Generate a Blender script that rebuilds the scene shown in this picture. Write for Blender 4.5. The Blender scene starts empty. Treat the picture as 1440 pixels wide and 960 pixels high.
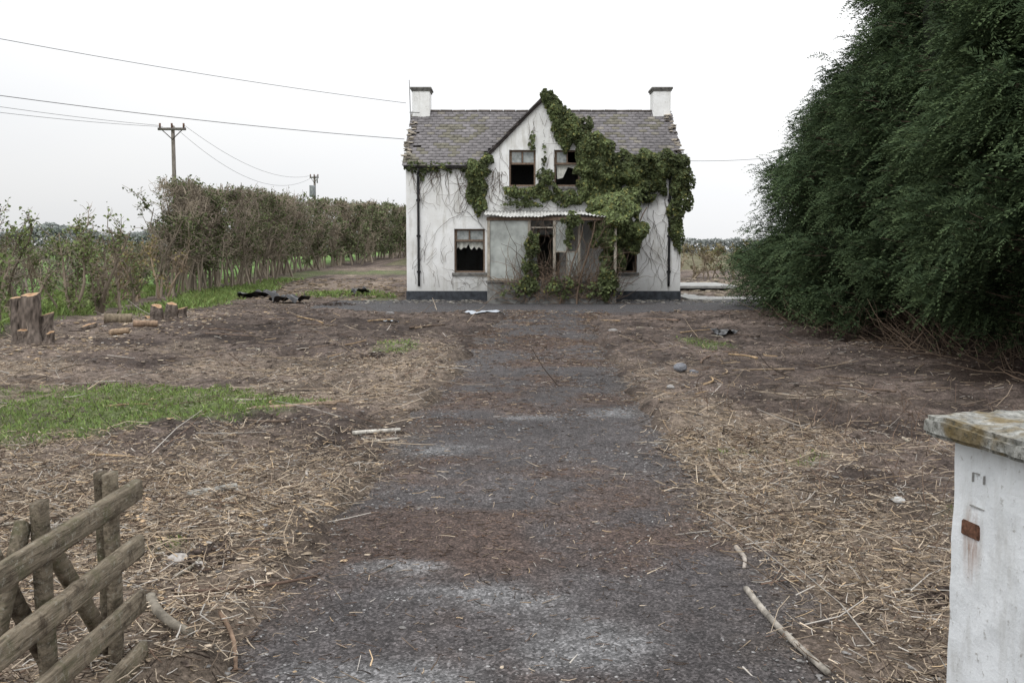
import bpy, math, random, bmesh
import numpy as np
from mathutils import Vector
random.seed(3)
R = np.random.default_rng(11)
scene = bpy.context.scene
scene.view_settings.view_transform='Standard'
scene.view_settings.look='None'
scene.view_settings.exposure=0

# ------------------------------------------------------------------ noise
TAB = R.random((256,256))
def vnoise(x,y,s=0):
    x=np.asarray(x,float)+s*17.3; y=np.asarray(y,float)+s*9.7
    ix=np.floor(x).astype(int); iy=np.floor(y).astype(int)
    fx=x-ix; fy=y-iy; fx=fx*fx*(3-2*fx); fy=fy*fy*(3-2*fy)
    a=TAB[ix&255,iy&255]; b=TAB[(ix+1)&255,iy&255]; c=TAB[ix&255,(iy+1)&255]; d=TAB[(ix+1)&255,(iy+1)&255]
    return (a*(1-fx)+b*fx)*(1-fy)+(c*(1-fx)+d*fx)*fy
def fbm(x,y,o=4,s=0):
    t=0;a=.5;n=0
    for i in range(o):
        t=t+a*vnoise(np.asarray(x)*2**i,np.asarray(y)*2**i,s+i); n+=a; a*=.5
    return t/n
def ss(a,b,x):
    t=np.clip((np.asarray(x,float)-a)/(b-a),0,1); return t*t*(3-2*t)

# ------------------------------------------------------------------ mesh helpers
def fast_mesh(name,V,F,mat,C=None,smooth=False,parent=None):
    V=np.asarray(V,np.float32).reshape(-1,3); F=np.asarray(F,np.int32); k=F.shape[1]
    me=bpy.data.meshes.new(name)
    me.vertices.add(len(V)); me.vertices.foreach_set('co',V.ravel())
    me.loops.add(F.size); me.loops.foreach_set('vertex_index',F.ravel())
    me.polygons.add(len(F)); me.polygons.foreach_set('loop_start',np.arange(0,F.size,k,dtype=np.int32))
    me.update(calc_edges=True)
    if C is not None:
        a=me.color_attributes.new('Col','FLOAT_COLOR','POINT')
        c=np.ones((len(V),4),np.float32); c[:,:3]=np.clip(C,0,4); a.data.foreach_set('color',c.ravel())
    if smooth: me.polygons.foreach_set('use_smooth',np.ones(len(F),bool))
    me.materials.append(mat)
    o=bpy.data.objects.new(name,me); scene.collection.objects.link(o)
    if parent: o.parent=parent
    return o
class Buf:
    def __init__(s): s.V=[];s.F=[];s.C=[];s.n=0
    def add(s,V,F,C):
        V=np.asarray(V,float).reshape(-1,3); C=np.broadcast_to(np.asarray(C,float),(len(V),3))
        s.V.append(V); s.F.append(np.asarray(F)+s.n); s.C.append(C); s.n+=len(V)
    def make(s,name,mat,smooth=False,parent=None):
        return fast_mesh(name,np.vstack(s.V),np.vstack(s.F),mat,np.vstack(s.C),smooth,parent)
def unit(v): return v/(np.linalg.norm(v,axis=-1,keepdims=True)+1e-9)
def segs(buf,P0,P1,r0,r1,C,sides=3):
    P0=np.asarray(P0,float).reshape(-1,3);P1=np.asarray(P1,float).reshape(-1,3);N=len(P0)
    r0=np.broadcast_to(r0,(N,));r1=np.broadcast_to(r1,(N,))
    d=unit(P1-P0); ref=np.where(np.abs(d[:,2:3])>.9,[[1.,0,0]],[[0,0,1.]])
    a=unit(np.cross(d,ref)); b=np.cross(d,a)
    vs=[]
    for P,r in ((P0,r0),(P1,r1)):
        for k in range(sides):
            t=2*math.pi*k/sides
            vs.append(P+(a*math.cos(t)+b*math.sin(t))*r[:,None])
    V=np.stack(vs,1)
    f=np.array([[k,(k+1)%sides,sides+(k+1)%sides,sides+k] for k in range(sides)])
    F=(np.arange(N)[:,None,None]*2*sides+f[None]).reshape(-1,4)
    C=np.broadcast_to(np.asarray(C,float),(N,3)); C=np.repeat(C,2*sides,axis=0)
    buf.add(V,F,C)
def polys(buf,P,r0,r1,C,sides=3):
    N,K,_=P.shape; t=np.linspace(0,1,K)
    r0=np.broadcast_to(r0,(N,));r1=np.broadcast_to(r1,(N,))
    rr=r0[:,None]*(1-t)+r1[:,None]*t
    C=np.broadcast_to(np.asarray(C,float),(N,3))
    segs(buf,P[:,:-1].reshape(-1,3),P[:,1:].reshape(-1,3),rr[:,:-1].ravel(),rr[:,1:].ravel(),np.repeat(C,K-1,axis=0),sides)
def walk(S,D,L,K=5,jit=.3,bias=(0,0,0)):
    N=len(S);P=[S];d=unit(D);L=np.broadcast_to(L,(N,))
    for i in range(K-1):
        d=unit(d+R.normal(0,jit,(N,3))+np.array(bias)); P.append(P[-1]+d*(L/(K-1))[:,None])
    return np.stack(P,1)
def leaves(buf,P,Nrm,size,C,aspect=.8):
    P=np.asarray(P);N=len(P); n=unit(Nrm); u=unit(np.cross(n,R.normal(0,1,(N,3)))); v=np.cross(n,u)
    s=np.broadcast_to(size,(N,))[:,None]
    m=n*s*.18
    V=np.stack([P-v*s*.5, P+u*s*.5*aspect-v*s*.12+m, P+u*s*.3*aspect+v*s*.3+m, P+v*s*.6, P-u*s*.3*aspect+v*s*.3+m, P-u*s*.5*aspect-v*s*.12+m],1)
    f=np.array([[0,1,2,3],[0,3,4,5]]); F=(np.arange(N)[:,None,None]*6+f[None]).reshape(-1,4)
    buf.add(V,F,np.repeat(np.broadcast_to(C,(N,3)),6,axis=0))
def pebbles(buf,P,size,C,flat=.6):
    N=len(P); base=np.array([[1,0,0],[0,1,0],[-1,0,0],[0,-1,0],[.75,.7,.6],[-.7,.7,.65],[-.7,-.75,.6],[.7,-.7,.65]],float)
    s=np.broadcast_to(size,(N,))[:,None,None]
    q=base[None]*R.uniform(.6,1.3,(N,1,3))*R.uniform(.8,1.2,(N,8,1))
    q[:,:,2]*=flat
    t=R.uniform(0,6.28,N); c,sn=np.cos(t)[:,None],np.sin(t)[:,None]
    x=q[:,:,0]*c-q[:,:,1]*sn; y=q[:,:,0]*sn+q[:,:,1]*c
    V=np.stack([x,y,q[:,:,2]],2)*s*.5+P[:,None,:]
    f=np.array([[0,1,5,4],[1,2,6,5],[2,3,7,6],[3,0,4,7],[4,5,6,7]])
    F=(np.arange(N)[:,None,None]*8+f[None]).reshape(-1,4)
    buf.add(V,F,np.repeat(np.broadcast_to(C,(N,3)),8,axis=0))

def plank(buf,p0,p1,w,h,C,n=18,jit=.06,wdir=None,taper=1.0,bend=0.0,sides=10,round_=.55):
    p0=np.array(p0,float);p1=np.array(p1,float);d=unit(p1-p0)
    ref=np.array([0,0,1.]) if abs(d[2])<.85 else np.array([0,1.,0])
    if wdir is not None: a=np.array(wdir,float); a=unit(a-d*np.dot(a,d))
    else: a=unit(np.cross(d,ref))
    b=np.cross(d,a); V=[]
    ph=R.uniform(0,6.28,4)
    prof=1+R.normal(0,jit*.6,sides)
    for i in range(n+1):
        t=i/n; c=p0+(p1-p0)*t+a*bend*math.sin(math.pi*t)+a*jit*w*.5*math.sin(t*9+ph[0])+b*jit*h*.5*math.sin(t*7+ph[1])
        k=1+(taper-1)*t
        for j in range(sides):
            th=2*math.pi*j/sides; cx,sx=math.cos(th),math.sin(th)
            cx=math.copysign(abs(cx)**round_,cx); sx=math.copysign(abs(sx)**round_,sx)
            f=prof[j]*(1+R.normal(0,jit*.35))
            V.append(c+a*cx*w/2*k*f+b*sx*h/2*k*f)
    F=[]
    for i in range(n):
        for j in range(sides):
            F.append([i*sides+j,i*sides+(j+1)%sides,(i+1)*sides+(j+1)%sides,(i+1)*sides+j])
    V.append(p0);V.append(p1);e0=len(V)-2;e1=e0+1
    for j in range(0,sides,2):
        F.append([e0,(j+2)%sides,(j+1)%sides,j]); o=n*sides
        F.append([e1,o+j,o+(j+1)%sides,o+(j+2)%sides])
    buf.add(V,F,C)

def box_obj(name,boxes,mat,parent=None,bevel=0,C=None):
    V=[];F=[]
    for b in boxes:
        x0,x1,y0,y1,z0,z1=b[:6];n=len(V)
        V+= [(x0,y0,z0),(x1,y0,z0),(x1,y1,z0),(x0,y1,z0),(x0,y0,z1),(x1,y0,z1),(x1,y1,z1),(x0,y1,z1)]
        F+= [tuple(n+i for i in q) for q in ((0,3,2,1),(4,5,6,7),(0,1,5,4),(1,2,6,5),(2,3,7,6),(3,0,4,7))]
    me=bpy.data.meshes.new(name);me.from_pydata(V,[],F);me.update();me.materials.append(mat)
    o=bpy.data.objects.new(name,me);scene.collection.objects.link(o)
    if bevel:
        m=o.modifiers.new('b','BEVEL');m.width=bevel;m.segments=2
    if parent:o.parent=parent
    return o
def prism(name,poly,y0,y1,mat,parent=None,axis='y'):
    n=len(poly)
    if axis=='y':
        V=[(x,y0,z) for x,z in poly]+[(x,y1,z) for x,z in poly]
    else:
        V=[(y0,x,z) for x,z in poly]+[(y1,x,z) for x,z in poly]
    F=[tuple(range(n)),tuple(reversed(range(n,2*n)))]+[(i,i+n,(i+1)%n+n,(i+1)%n) for i in range(n)]
    me=bpy.data.meshes.new(name);me.from_pydata(V,[],F);me.update();me.materials.append(mat)
    bm=bmesh.new();bm.from_mesh(me);bmesh.ops.recalc_face_normals(bm,faces=bm.faces);bm.to_mesh(me);bm.free()
    o=bpy.data.objects.new(name,me);scene.collection.objects.link(o)
    if parent:o.parent=parent
    return o
def empty(name,loc=(0,0,0)):
    o=bpy.data.objects.new(name,None);o.location=loc;scene.collection.objects.link(o);return o

# ------------------------------------------------------------------ materials
def newmat(name,rough=.9,spec=.2):
    m=bpy.data.materials.new(name);m.use_nodes=True;nt=m.node_tree
    b=nt.nodes['Principled BSDF'];b.inputs['Roughness'].default_value=rough
    b.inputs['Specular IOR Level'].default_value=spec
    return m,nt,b
def noise(nt,vec,scale,detail=6,rough=.6):
    n=nt.nodes.new('ShaderNodeTexNoise');n.inputs['Scale'].default_value=scale;n.inputs['Detail'].default_value=detail;n.inputs['Roughness'].default_value=rough
    nt.links.new(vec,n.inputs['Vector']);return n.outputs['Fac']
def ramp(nt,fac,stops):
    r=nt.nodes.new('ShaderNodeValToRGB');e=r.color_ramp.elements
    while len(e)<len(stops): e.new(.5)
    for i,(p,c) in enumerate(stops):
        e[i].position=p; e[i].color=(*c,1) if hasattr(c,'__len__') else (c,c,c,1)
    nt.links.new(fac,r.inputs['Fac']);return r.outputs['Color']
def mix(nt,f,a,b,mode='MIX'):
    m=nt.nodes.new('ShaderNodeMix');m.data_type='RGBA';m.blend_type=mode
    for s,v in ((m.inputs[0],f),(m.inputs[6],a),(m.inputs[7],b)):
        if isinstance(v,bpy.types.NodeSocket): nt.links.new(v,s)
        elif hasattr(v,'__len__'): s.default_value=(*v,1)
        else: s.default_value=v
    return m.outputs[2]
def pos(nt,scale=(1,1,1)):
    g=nt.nodes.new('ShaderNodeNewGeometry');mp=nt.nodes.new('ShaderNodeMapping');mp.inputs['Scale'].default_value=scale
    nt.links.new(g.outputs['Position'],mp.inputs['Vector']);return mp.outputs['Vector']
def bump(nt,b,h,strength=.5,dist=.02):
    n=nt.nodes.new('ShaderNodeBump');n.inputs['Strength'].default_value=strength;n.inputs['Distance'].default_value=dist
    nt.links.new(h,n.inputs['Height']);nt.links.new(n.outputs['Normal'],b.inputs['Normal'])
def vcmat(name,rough=.9,nscale=0,lo=.6,hi=1.4,bstr=0,bdist=.01,transl=0,stretch=(1,1,1),spec=.15):
    m,nt,b=newmat(name,rough,spec)
    a=nt.nodes.new('ShaderNodeAttribute');a.attribute_name='Col';c=a.outputs['Color']
    if nscale:
        f=noise(nt,pos(nt,stretch),nscale)
        c=mix(nt,1.0,c,ramp(nt,f,[(.3,lo),(.7,hi)]),'MULTIPLY')
        if bstr: bump(nt,b,f,bstr,bdist)
    nt.links.new(c,b.inputs['Base Color'])
    if transl:
        t=nt.nodes.new('ShaderNodeBsdfTranslucent');nt.links.new(c,t.inputs['Color'])
        mx=nt.nodes.new('ShaderNodeMixShader');mx.inputs[0].default_value=transl
        nt.links.new(b.outputs[0],mx.inputs[1]);nt.links.new(t.outputs[0],mx.inputs[2])
        nt.links.new(mx.outputs[0],nt.nodes['Material Output'].inputs['Surface'])
    return m

M_leaf=vcmat('leaf',.6,0,transl=.2,spec=.22)
M_conifer=vcmat('conifer_leaf',.85,0,transl=.12,spec=.05)
M_twig=vcmat('twig',.9,0)
M_bark=vcmat('bark',.95,14,.45,1.6,.9,.03,stretch=(1,1,.3))
M_litter=vcmat('litter',.9,0)
M_stone=vcmat('pebble',.9,60,.7,1.3)
M_slate=vcmat('slate',.75,5,.65,1.3,.4,.01,spec=.25)
M_oldwood=vcmat('old_wood',.9,28,.35,1.5,.9,.008,stretch=(1,.15,1))
M_cut=vcmat('cut_wood',.85,25,.45,1.3)

# ------------------------------------------------------------------ terrain
def drive_c(y): return np.interp(y,[-5,3.6,9,15,24,31],[0,.02,.14,.36,.85,1.0])
def drive_edges(y):
    c=drive_c(y); f=ss(23.5,27,y)
    wob=(fbm(np.asarray(y)*.9,np.zeros_like(y),3,5)-.5)*.6
    wob2=(fbm(np.asarray(y)*.9,np.zeros_like(y)+7,3,9)-.5)*.6
    return c-1.14+wob-f*5.4, c+1.14+wob2+f*7.0
def inside(x,y):
    l,r=drive_edges(y)
    return ss(-.12,.22,np.minimum(x-l,r-x))*(1-ss(31.2,33.5,y))
def hbase(x,y):
    x=np.asarray(x,float);y=np.asarray(y,float)
    rise=np.clip(.024*(y-37),0,1.35)*(1-.5*ss(0,12,x))
    return rise*ss(36,44,y)
def height(x,y):
    ins=inside(x,y)
    amp=(1-ins)*(1-.6*ss(22,27,y))
    b=(fbm(x*.7,y*.7,3,1)-.42)*.24+(fbm(x*4,y*4,3,2)-.5)*.12+(fbm(x*14,y*14,2,3)-.5)*.05*(1-ss(8,14,y))
    return hbase(x,y)+amp*(b*ss(0,.6,1-ins)+.03)-ins*.035
def gblob(x,y,cx,cy,rx,ry): return np.exp(-((x-cx)/rx)**2-((y-cy)/ry)**2)
def bound_x(y): return np.interp(y,[0,14,24,32,50,75,200],[-8.6,-8.8,-9.3,-11.3,-11.6,-9.5,-8])
GR=[(-5.2,8.5,1.6,1.0),(-4.2,9.6,1.4,1.0),(-2.7,9.9,.8,.8),(-7.0,9.2,1.9,1.5),(-3.9,10.8,1.2,.7),(-1.8,15.4,.45,1.1),(3.2,16.5,.5,1.3),(1.75,7.7,.28,.35),(2.2,7.2,.22,.25),(-6.0,35,1.6,3),(-4.3,31.8,.7,2.0),(2.9,5.6,.4,.6),(-1.75,5.0,.12,.2),(-5.2,7.2,.5,.4),(-6,52,5,3),(-8.9,27,.9,4),(-10,35,1.2,5),(-10.4,45,1,8)]
def m_grass(x,y):
    g=0
    for a in GR: g=g+gblob(x,y,*a)
    g=g*(.1+.9*fbm(x*1.8,y*1.8,3,21)+.9*fbm(x*7,y*7,2,23))
    field=ss(.4,1.6,bound_x(y)-x+ (fbm(x*.8,y*.8,3,22)-.5)*1.5)
    return np.clip(np.maximum(ss(.32,.95,g)*.9,field),0,1)
def m_straw(x,y):
    n=fbm(x*.8,y*.8,4,31); dc=x-drive_c(y)
    s=.06+.0*x
    s=s+.95*gblob(dc,y,-2.8,4.2,2.3,3.2)+.65*gblob(dc,y,-1.6,12.0,.8,3.5)+.55*gblob(dc,y,1.6,8,.55,5)
    s=s+.40*gblob(x,y,-6.5,13,3.0,1.8)+.25*gblob(x,y,3.6,9.5,1.6,2)+.6*gblob(x,y,2.1,4.6,.9,1.8)
    s=s-.40*gblob(x,y,-4,21,4.5,5)-.6*gblob(x,y,4.3,11.5,2.2,2.0)-.45*gblob(x,y,6,18,4,7)-.25*gblob(x,y,3.4,6.2,.7,1.2)
    s=s+.35*gblob(x,y,-8,22,1.5,5)
    return np.clip(s+(n-.5)*1.7,0,1)
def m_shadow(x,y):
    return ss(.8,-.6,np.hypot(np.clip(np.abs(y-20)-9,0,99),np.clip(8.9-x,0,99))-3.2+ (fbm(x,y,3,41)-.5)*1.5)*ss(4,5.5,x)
def axis(spec):
    out=[]
    for a,b,s in spec: out+=list(np.arange(a,b-1e-6,s))
    return out
ys=axis([(-6,2.5,.5),(2.5,10,.04),(10,18,.07),(18,34,.15),(34,60,.6),(60,140,3)])
y=140.
while y<2500: ys.append(y); y*=1.25
ys=np.array(ys)
xp=axis([(0,4.5,.04),(4.5,12,.09),(12,40,.8)]); x=40.
while x<2500: xp.append(x); x*=1.3
xs=np.array(sorted([-v for v in xp[1:]]+xp))
X,Y=np.meshgrid(xs,ys); Z=height(X,Y)
soil=np.array([.132,.104,.089]);dark=np.array([.062,.049,.043]);straw=np.array([.33,.268,.205]);grass=np.array([.10,.148,.048]);field=np.array([.115,.19,.058]);needle_shade=np.array([.05,.034,.026])
n1=ss(.3,.7,fbm(X*1.7,Y*1.7,4,51))[...,None]
st=m_straw(X,Y)[...,None]
C=soil*(1-n1)+dark*n1
n2=fbm(X*.5,Y*.5,3,52)[...,None]
C=C*(.65+.75*n2)
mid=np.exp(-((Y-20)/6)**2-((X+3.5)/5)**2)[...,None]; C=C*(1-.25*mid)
C=C*(1-st*.75)+straw*st*.75
fl=fbm(X*12,Y*12,3,53)[...,None]; C=C*(.5+1.0*fl)
sh=m_shadow(X,Y)[...,None]*.85; C=C*(1-sh)+needle_shade*sh  # brown needle litter under the conifers, with their shade painted in
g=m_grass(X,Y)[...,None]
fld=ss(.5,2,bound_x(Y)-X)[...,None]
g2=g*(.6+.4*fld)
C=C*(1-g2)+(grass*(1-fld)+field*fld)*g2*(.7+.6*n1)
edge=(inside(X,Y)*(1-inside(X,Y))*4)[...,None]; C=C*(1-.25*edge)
C=np.where((Y>60)[...,None]&(X>-8)[...,None],C*.5+np.array([.1,.11,.045])*.5,C)
ny,nx=X.shape
idx=np.arange(ny*nx).reshape(ny,nx)
F=np.stack([idx[:-1,:-1],idx[:-1,1:],idx[1:,1:],idx[1:,:-1]],-1).reshape(-1,4)
def ground_mat():
    m,nt,b=newmat('ground_soil',.95,.1)
    a=nt.nodes.new('ShaderNodeAttribute');a.attribute_name='Col'
    p=pos(nt)
    f=noise(nt,p,45,8,.75); f2=noise(nt,p,9,5,.6)
    c=mix(nt,1.0,a.outputs['Color'],ramp(nt,f,[(.3,.25),(.5,.95),(.72,2.2)]),'MULTIPLY')
    c=mix(nt,1.0,c,ramp(nt,f2,[(.3,.6),(.7,1.4)]),'MULTIPLY')
    nt.links.new(c,b.inputs['Base Color']); bump(nt,b,f,.9,.03); return m
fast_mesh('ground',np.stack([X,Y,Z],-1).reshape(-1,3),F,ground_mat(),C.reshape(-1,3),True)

# driveway sheet
yy=np.array(axis([(-6,2,.4),(2,9,.04),(9,18,.08),(18,31.2,.2)])); NT=90; tt=np.linspace(0,1,NT)
l,r=drive_edges(yy); l=l-.12;r=r+.12
DX=l[:,None]*(1-tt)+r[:,None]*tt; DY=np.repeat(yy[:,None],NT,1)
e=np.minimum(tt,1-tt)[None,:]*(r-l)[:,None]
DZ=-.004+.0*DX+.012*ss(0,.6,e)+(fbm(DX*1.5,DY*1.5,3,61)-.5)*.02-.03*(1-ss(0,.14,e))
GRAV=[(-.55,7.85,.50,.30),(.15,9.4,.35,.28),(1.0,9.6,.35,.40),(-.15,4.45,.55,.25),(-.6,4.9,.35,.2),(.35,3.9,.45,.28),(-.5,3.6,.5,.25),(.3,3.3,.9,.2)]
def m_grav(x,y):
    g=0
    for a in GRAV: g=g+gblob(x,y,*a)
    return ss(.35,1.1,g*(.0+1.1*fbm(x*2.2,y*2.2,3,71)+.8*fbm(x*9,y*9,2,74)))
gm=m_grav(DX,DY)[...,None]
nn=fbm(DX*1.2,DY*1.2,4,72)[...,None]
asph=np.array([.066,.060,.060]);rust=np.array([.072,.052,.044])
C=asph*(1-ss(.40,.65,nn))+rust*ss(.40,.65,nn); C=C*(.7+.6*fbm(DX*.9,DY*.9,3,73)[...,None])
far=ss(23.5,26,DY)[...,None]; C=C*(1-far*.8)+np.array([.072,.071,.074])*far*.8
C=C*(1-gm*.75)+np.array([.16,.16,.162])*gm*.75
ed=(1-ss(.05,.5,e+ (fbm(DX*6,DY*6,2,75)-.5)*.3))[...,None]; C=C*(1-.45*ed)+np.array([.10,.08,.064])*.45*ed
nyd,nxd=DX.shape; idx=np.arange(nyd*nxd).reshape(nyd,nxd)
F=np.stack([idx[:-1,:-1],idx[:-1,1:],idx[1:,1:],idx[1:,:-1]],-1).reshape(-1,4)
def drive_mat():
    m,nt,b=newmat('driveway_gravel',.85,.2)
    a=nt.nodes.new('ShaderNodeAttribute');a.attribute_name='Col';p=pos(nt)
    v=nt.nodes.new('ShaderNodeTexVoronoi');v.inputs['Scale'].default_value=95;nt.links.new(p,v.inputs['Vector'])
    bw=nt.nodes.new('ShaderNodeRGBToBW');nt.links.new(v.outputs['Color'],bw.inputs[0])
    f2=noise(nt,p,24,8,.75); f3=noise(nt,p,5,6,.65)
    c=mix(nt,1.0,a.outputs['Color'],ramp(nt,bw.outputs[0],[(.15,.5),(.6,1.0),(.85,1.9)]),'MULTIPLY')
    c=mix(nt,1.0,c,ramp(nt,f2,[(.3,.45),(.7,1.55)]),'MULTIPLY')
    c=mix(nt,1.0,c,ramp(nt,f3,[(.3,.7),(.7,1.3)]),'MULTIPLY')
    nt.links.new(c,b.inputs['Base Color']); bump(nt,b,v.outputs['Distance'],.8,.012); return m
fast_mesh('driveway',np.stack([DX,DY,DZ],-1).reshape(-1,3),F,drive_mat(),C.reshape(-1,3),True)
def gz(x,y): return np.maximum(height(x,y), np.where(inside(x,y)>.3,-.0,-9))

# ------------------------------------------------------------------ gravel stones
b=Buf()
n=100000; x=R.uniform(-1.6,2.2,n); y=2.6+R.random(n)**1.4*14
keep=(inside(x,y)>.2)&(R.random(n)<(.12+.75*m_grav(x,y))); x=x[keep];y=y[keep]
gray=R.uniform(.05,.32,(len(x),1))*np.array([[1,.98,.97]])
pebbles(b,np.stack([x,y,np.full(len(x),.004)],1),R.uniform(.004,.017,len(x))*(1+(y>7)*.4),gray)
x=R.normal(0,1,1500)*.5+R.choice([-1.2,1.25],1500); y=R.uniform(2.8,22,1500); x=x+drive_c(y)
pebbles(b,np.stack([x,y,gz(x,y)],1),R.uniform(.01,.035,1500),R.uniform(.06,.28,(1500,1))*np.array([[1,.96,.92]]))
b.make('gravel',M_stone)

# ------------------------------------------------------------------ litter
b=Buf()
def scatter(n,x0,x1,y0,y1,pw=1.0):
    return R.uniform(x0,x1,n),y0+(y1-y0)*R.random(n)**pw
pal=np.array([[.54,.45,.345],[.40,.32,.235],[.26,.205,.155],[.15,.115,.088],[.44,.41,.37],[.55,.41,.26],[.16,.108,.08],[.055,.042,.034]])
def litter_cols(n,w): return pal[R.choice(len(pal),n,p=np.array(w)/np.sum(w))]*R.uniform(.65,1.2,(n,1))
def straws(n,x0,x1,y0,y1,pw,L,rad,w,lift=.02,maskpow=1.0,base=.12):
    x,y=scatter(n,x0,x1,y0,y1,pw)
    k=R.random(n)<(base+(1-base)*m_straw(x,y)**maskpow)*(1-.75*m_grass(x,y))*(1-inside(x,y)*.96)*(1-.6*m_shadow(x,y))*(x>bound_x(y))
    x=x[k];y=y[k];n=len(x)
    t=R.uniform(0,6.28,n); tl=R.normal(0,.2,n); LL=R.uniform(0,1,n)**1.7*(L[1]-L[0])+L[0]
    P=walk(np.stack([x,y,gz(x,y)+R.random(n)*lift],1),np.stack([np.cos(t),np.sin(t),tl],1),LL,3,.18)
    P[:,:,2]=np.maximum(P[:,:,2],gz(P[:,:,0],P[:,:,1])+.002)
    polys(b,P,R.uniform(*rad,n),R.uniform(*rad,n)*.6,litter_cols(n,w))
W1=[4,5.5,5,4,3,1.2,1.5,3.5]
straws(160000,-5,4,2.6,8.5,1,(.012,.13),(.0012,.0042),W1,.04,1.1,.09)
straws(60000,-8.5,8,8,16,1,(.03,.16),(.002,.0048),[3,4.5,5,4,2,1,2,5],.03,1.3,.09)
straws(17000,-10,9,15,34,1,(.06,.22),(.004,.007),[2,3.5,5,5,2,.8,2,5],.03,1.4,.12)
straws(1900,-6,5,2.6,12,1,(.2,.65),(.002,.005),[2,3,4,4,2,.2,2,4],.06,.7,.25)
straws(900,-10,9,10,30,1,(.3,.9),(.004,.009),[1,2.5,5,6,2,.2,2,5],.06,.6,.35)
x,y=scatter(30000,-1.5,2.4,2.6,26,1.3); k=(inside(x,y)>.3)&(R.random(len(x))<.2+.6*ss(.4,.65,fbm(x*1.2,y*1.2,4,72))); x=x[k];y=y[k];n=len(x)
t=R.uniform(0,6.28,n); P=walk(np.stack([x,y,np.full(n,.012)],1),np.stack([np.cos(t),np.sin(t),0*t],1),R.uniform(.008,.05,n)*(1+y/16),3,.2)
P[:,:,2]=np.clip(P[:,:,2],.008,.02)
polys(b,P,.0015+.0002*y,.001+.00015*y,litter_cols(n,[.3,.7,2.5,3,.3,.2,7,5]))
def chips(n,cx,cy,sx,sy,size,w):
    x=R.normal(cx,sx,n);y=R.normal(cy,sy,n);k=(inside(x,y)<.5)|(R.random(n)<.1);x=x[k];y=y[k];n=len(x)
    pebbles(b,np.stack([x,y,gz(x,y)+.004],1),R.uniform(*size,n),litter_cols(n,w),.3)
chips(1000,-1.9,5.3,.5,.5,(.012,.045),[4,2,1,0,1,5,0,0])
chips(4000,-2.4,6.0,1.3,2.2,(.006,.028),[4,3,2,1,1,2,0,1])
chips(1000,-1.9,13.5,.8,2.5,(.02,.05),[4,2,1,1,1,2,0,0])
chips(1400,1.9,6.5,.5,2.4,(.006,.03),[3,3,2,1,2,1,0,1])
chips(600,-7.5,15.5,1,1.5,(.03,.08),[3,2,1,0,1,4,0,0])
chips(500,-7.2,21.5,1.2,2.5,(.04,.1),[3,2,1,0,1,4,0,0])
b.make('wood_chip_litter',M_litter)

b=Buf()
x,y=scatter(22000,-9,9,2.8,30,1); k=(inside(x,y)<.2)&(R.random(22000)<1-.6*m_straw(x,y))&(x>bound_x(y));x=x[k];y=y[k]
pebbles(b,np.stack([x,y,gz(x,y)-.005],1),R.uniform(.015,.065,len(x))*(.6+y/25),np.array([.095,.075,.063])*R.uniform(.5,1.7,(len(x),1)),.6)
for cx,cy,s in [(-1.5,4.75,.07),(2.0,4.5,.06),(-1.9,14,.2),(-5,28.5,.35)]:
    n=160;x=R.normal(cx,s,n);y=R.normal(cy,s,n);z=gz(x,y)+.25*s*np.exp(-((x-cx)**2+(y-cy)**2)/(s*s))*R.random(n)*1.6
    pebbles(b,np.stack([x,y,z],1),R.uniform(.015,.04,n)*(1+s*3),np.array([.065,.05,.042])*R.uniform(.5,1.5,(n,1)),.8)
b.make('soil_clods',M_stone)

# grass blades
b=Buf()
def blades(n,x0,x1,y0,y1,h,w,thr=.12):
    x,y=scatter(n,x0,x1,y0,y1,1);g=m_grass(x,y);k=(g>thr)&(R.random(n)<g)&(inside(x,y)<.3);x=x[k];y=y[k];n=len(x)
    t=R.uniform(0,6.28,n);hh=R.uniform(*h,n);ww=R.uniform(*w,n)
    p=np.stack([x,y,gz(x,y)-.005],1);s=np.stack([np.cos(t),np.sin(t),0*t],1)*ww[:,None];o=R.normal(0,.5,(n,3))*hh[:,None];o[:,2]=0
    up=np.zeros((n,3));up[:,2]=hh
    V=np.stack([p-s,p+s,p+s*.6+up*.6+o*.4,p-s*.2+up+o],1)
    c=np.array([.135,.205,.062])*R.uniform(.5,1.55,(n,1))+R.random((n,1))*np.array([.05,.025,.01])
    b.add(V,np.arange(n*4).reshape(-1,4),np.repeat(c,4,0))
blades(85000,-9,-1.2,7,13,(.012,.055),(.003,.009))
blades(6000,-3,0,13,18,(.02,.06),(.005,.012)); blades(6000,2,5,14,19,(.02,.06),(.005,.012))
blades(7000,1.1,3.6,4.5,9.2,(.015,.05),(.002,.006)); blades(2500,-2.2,-1.3,4.3,5.6,(.02,.05),(.002,.005))
blades(36000,-13,-3.5,23,46,(.05,.15),(.01,.03)); blades(40000,-16,-8.5,14,40,(.05,.25),(.01,.03))
b.make('grass',M_leaf)

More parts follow.
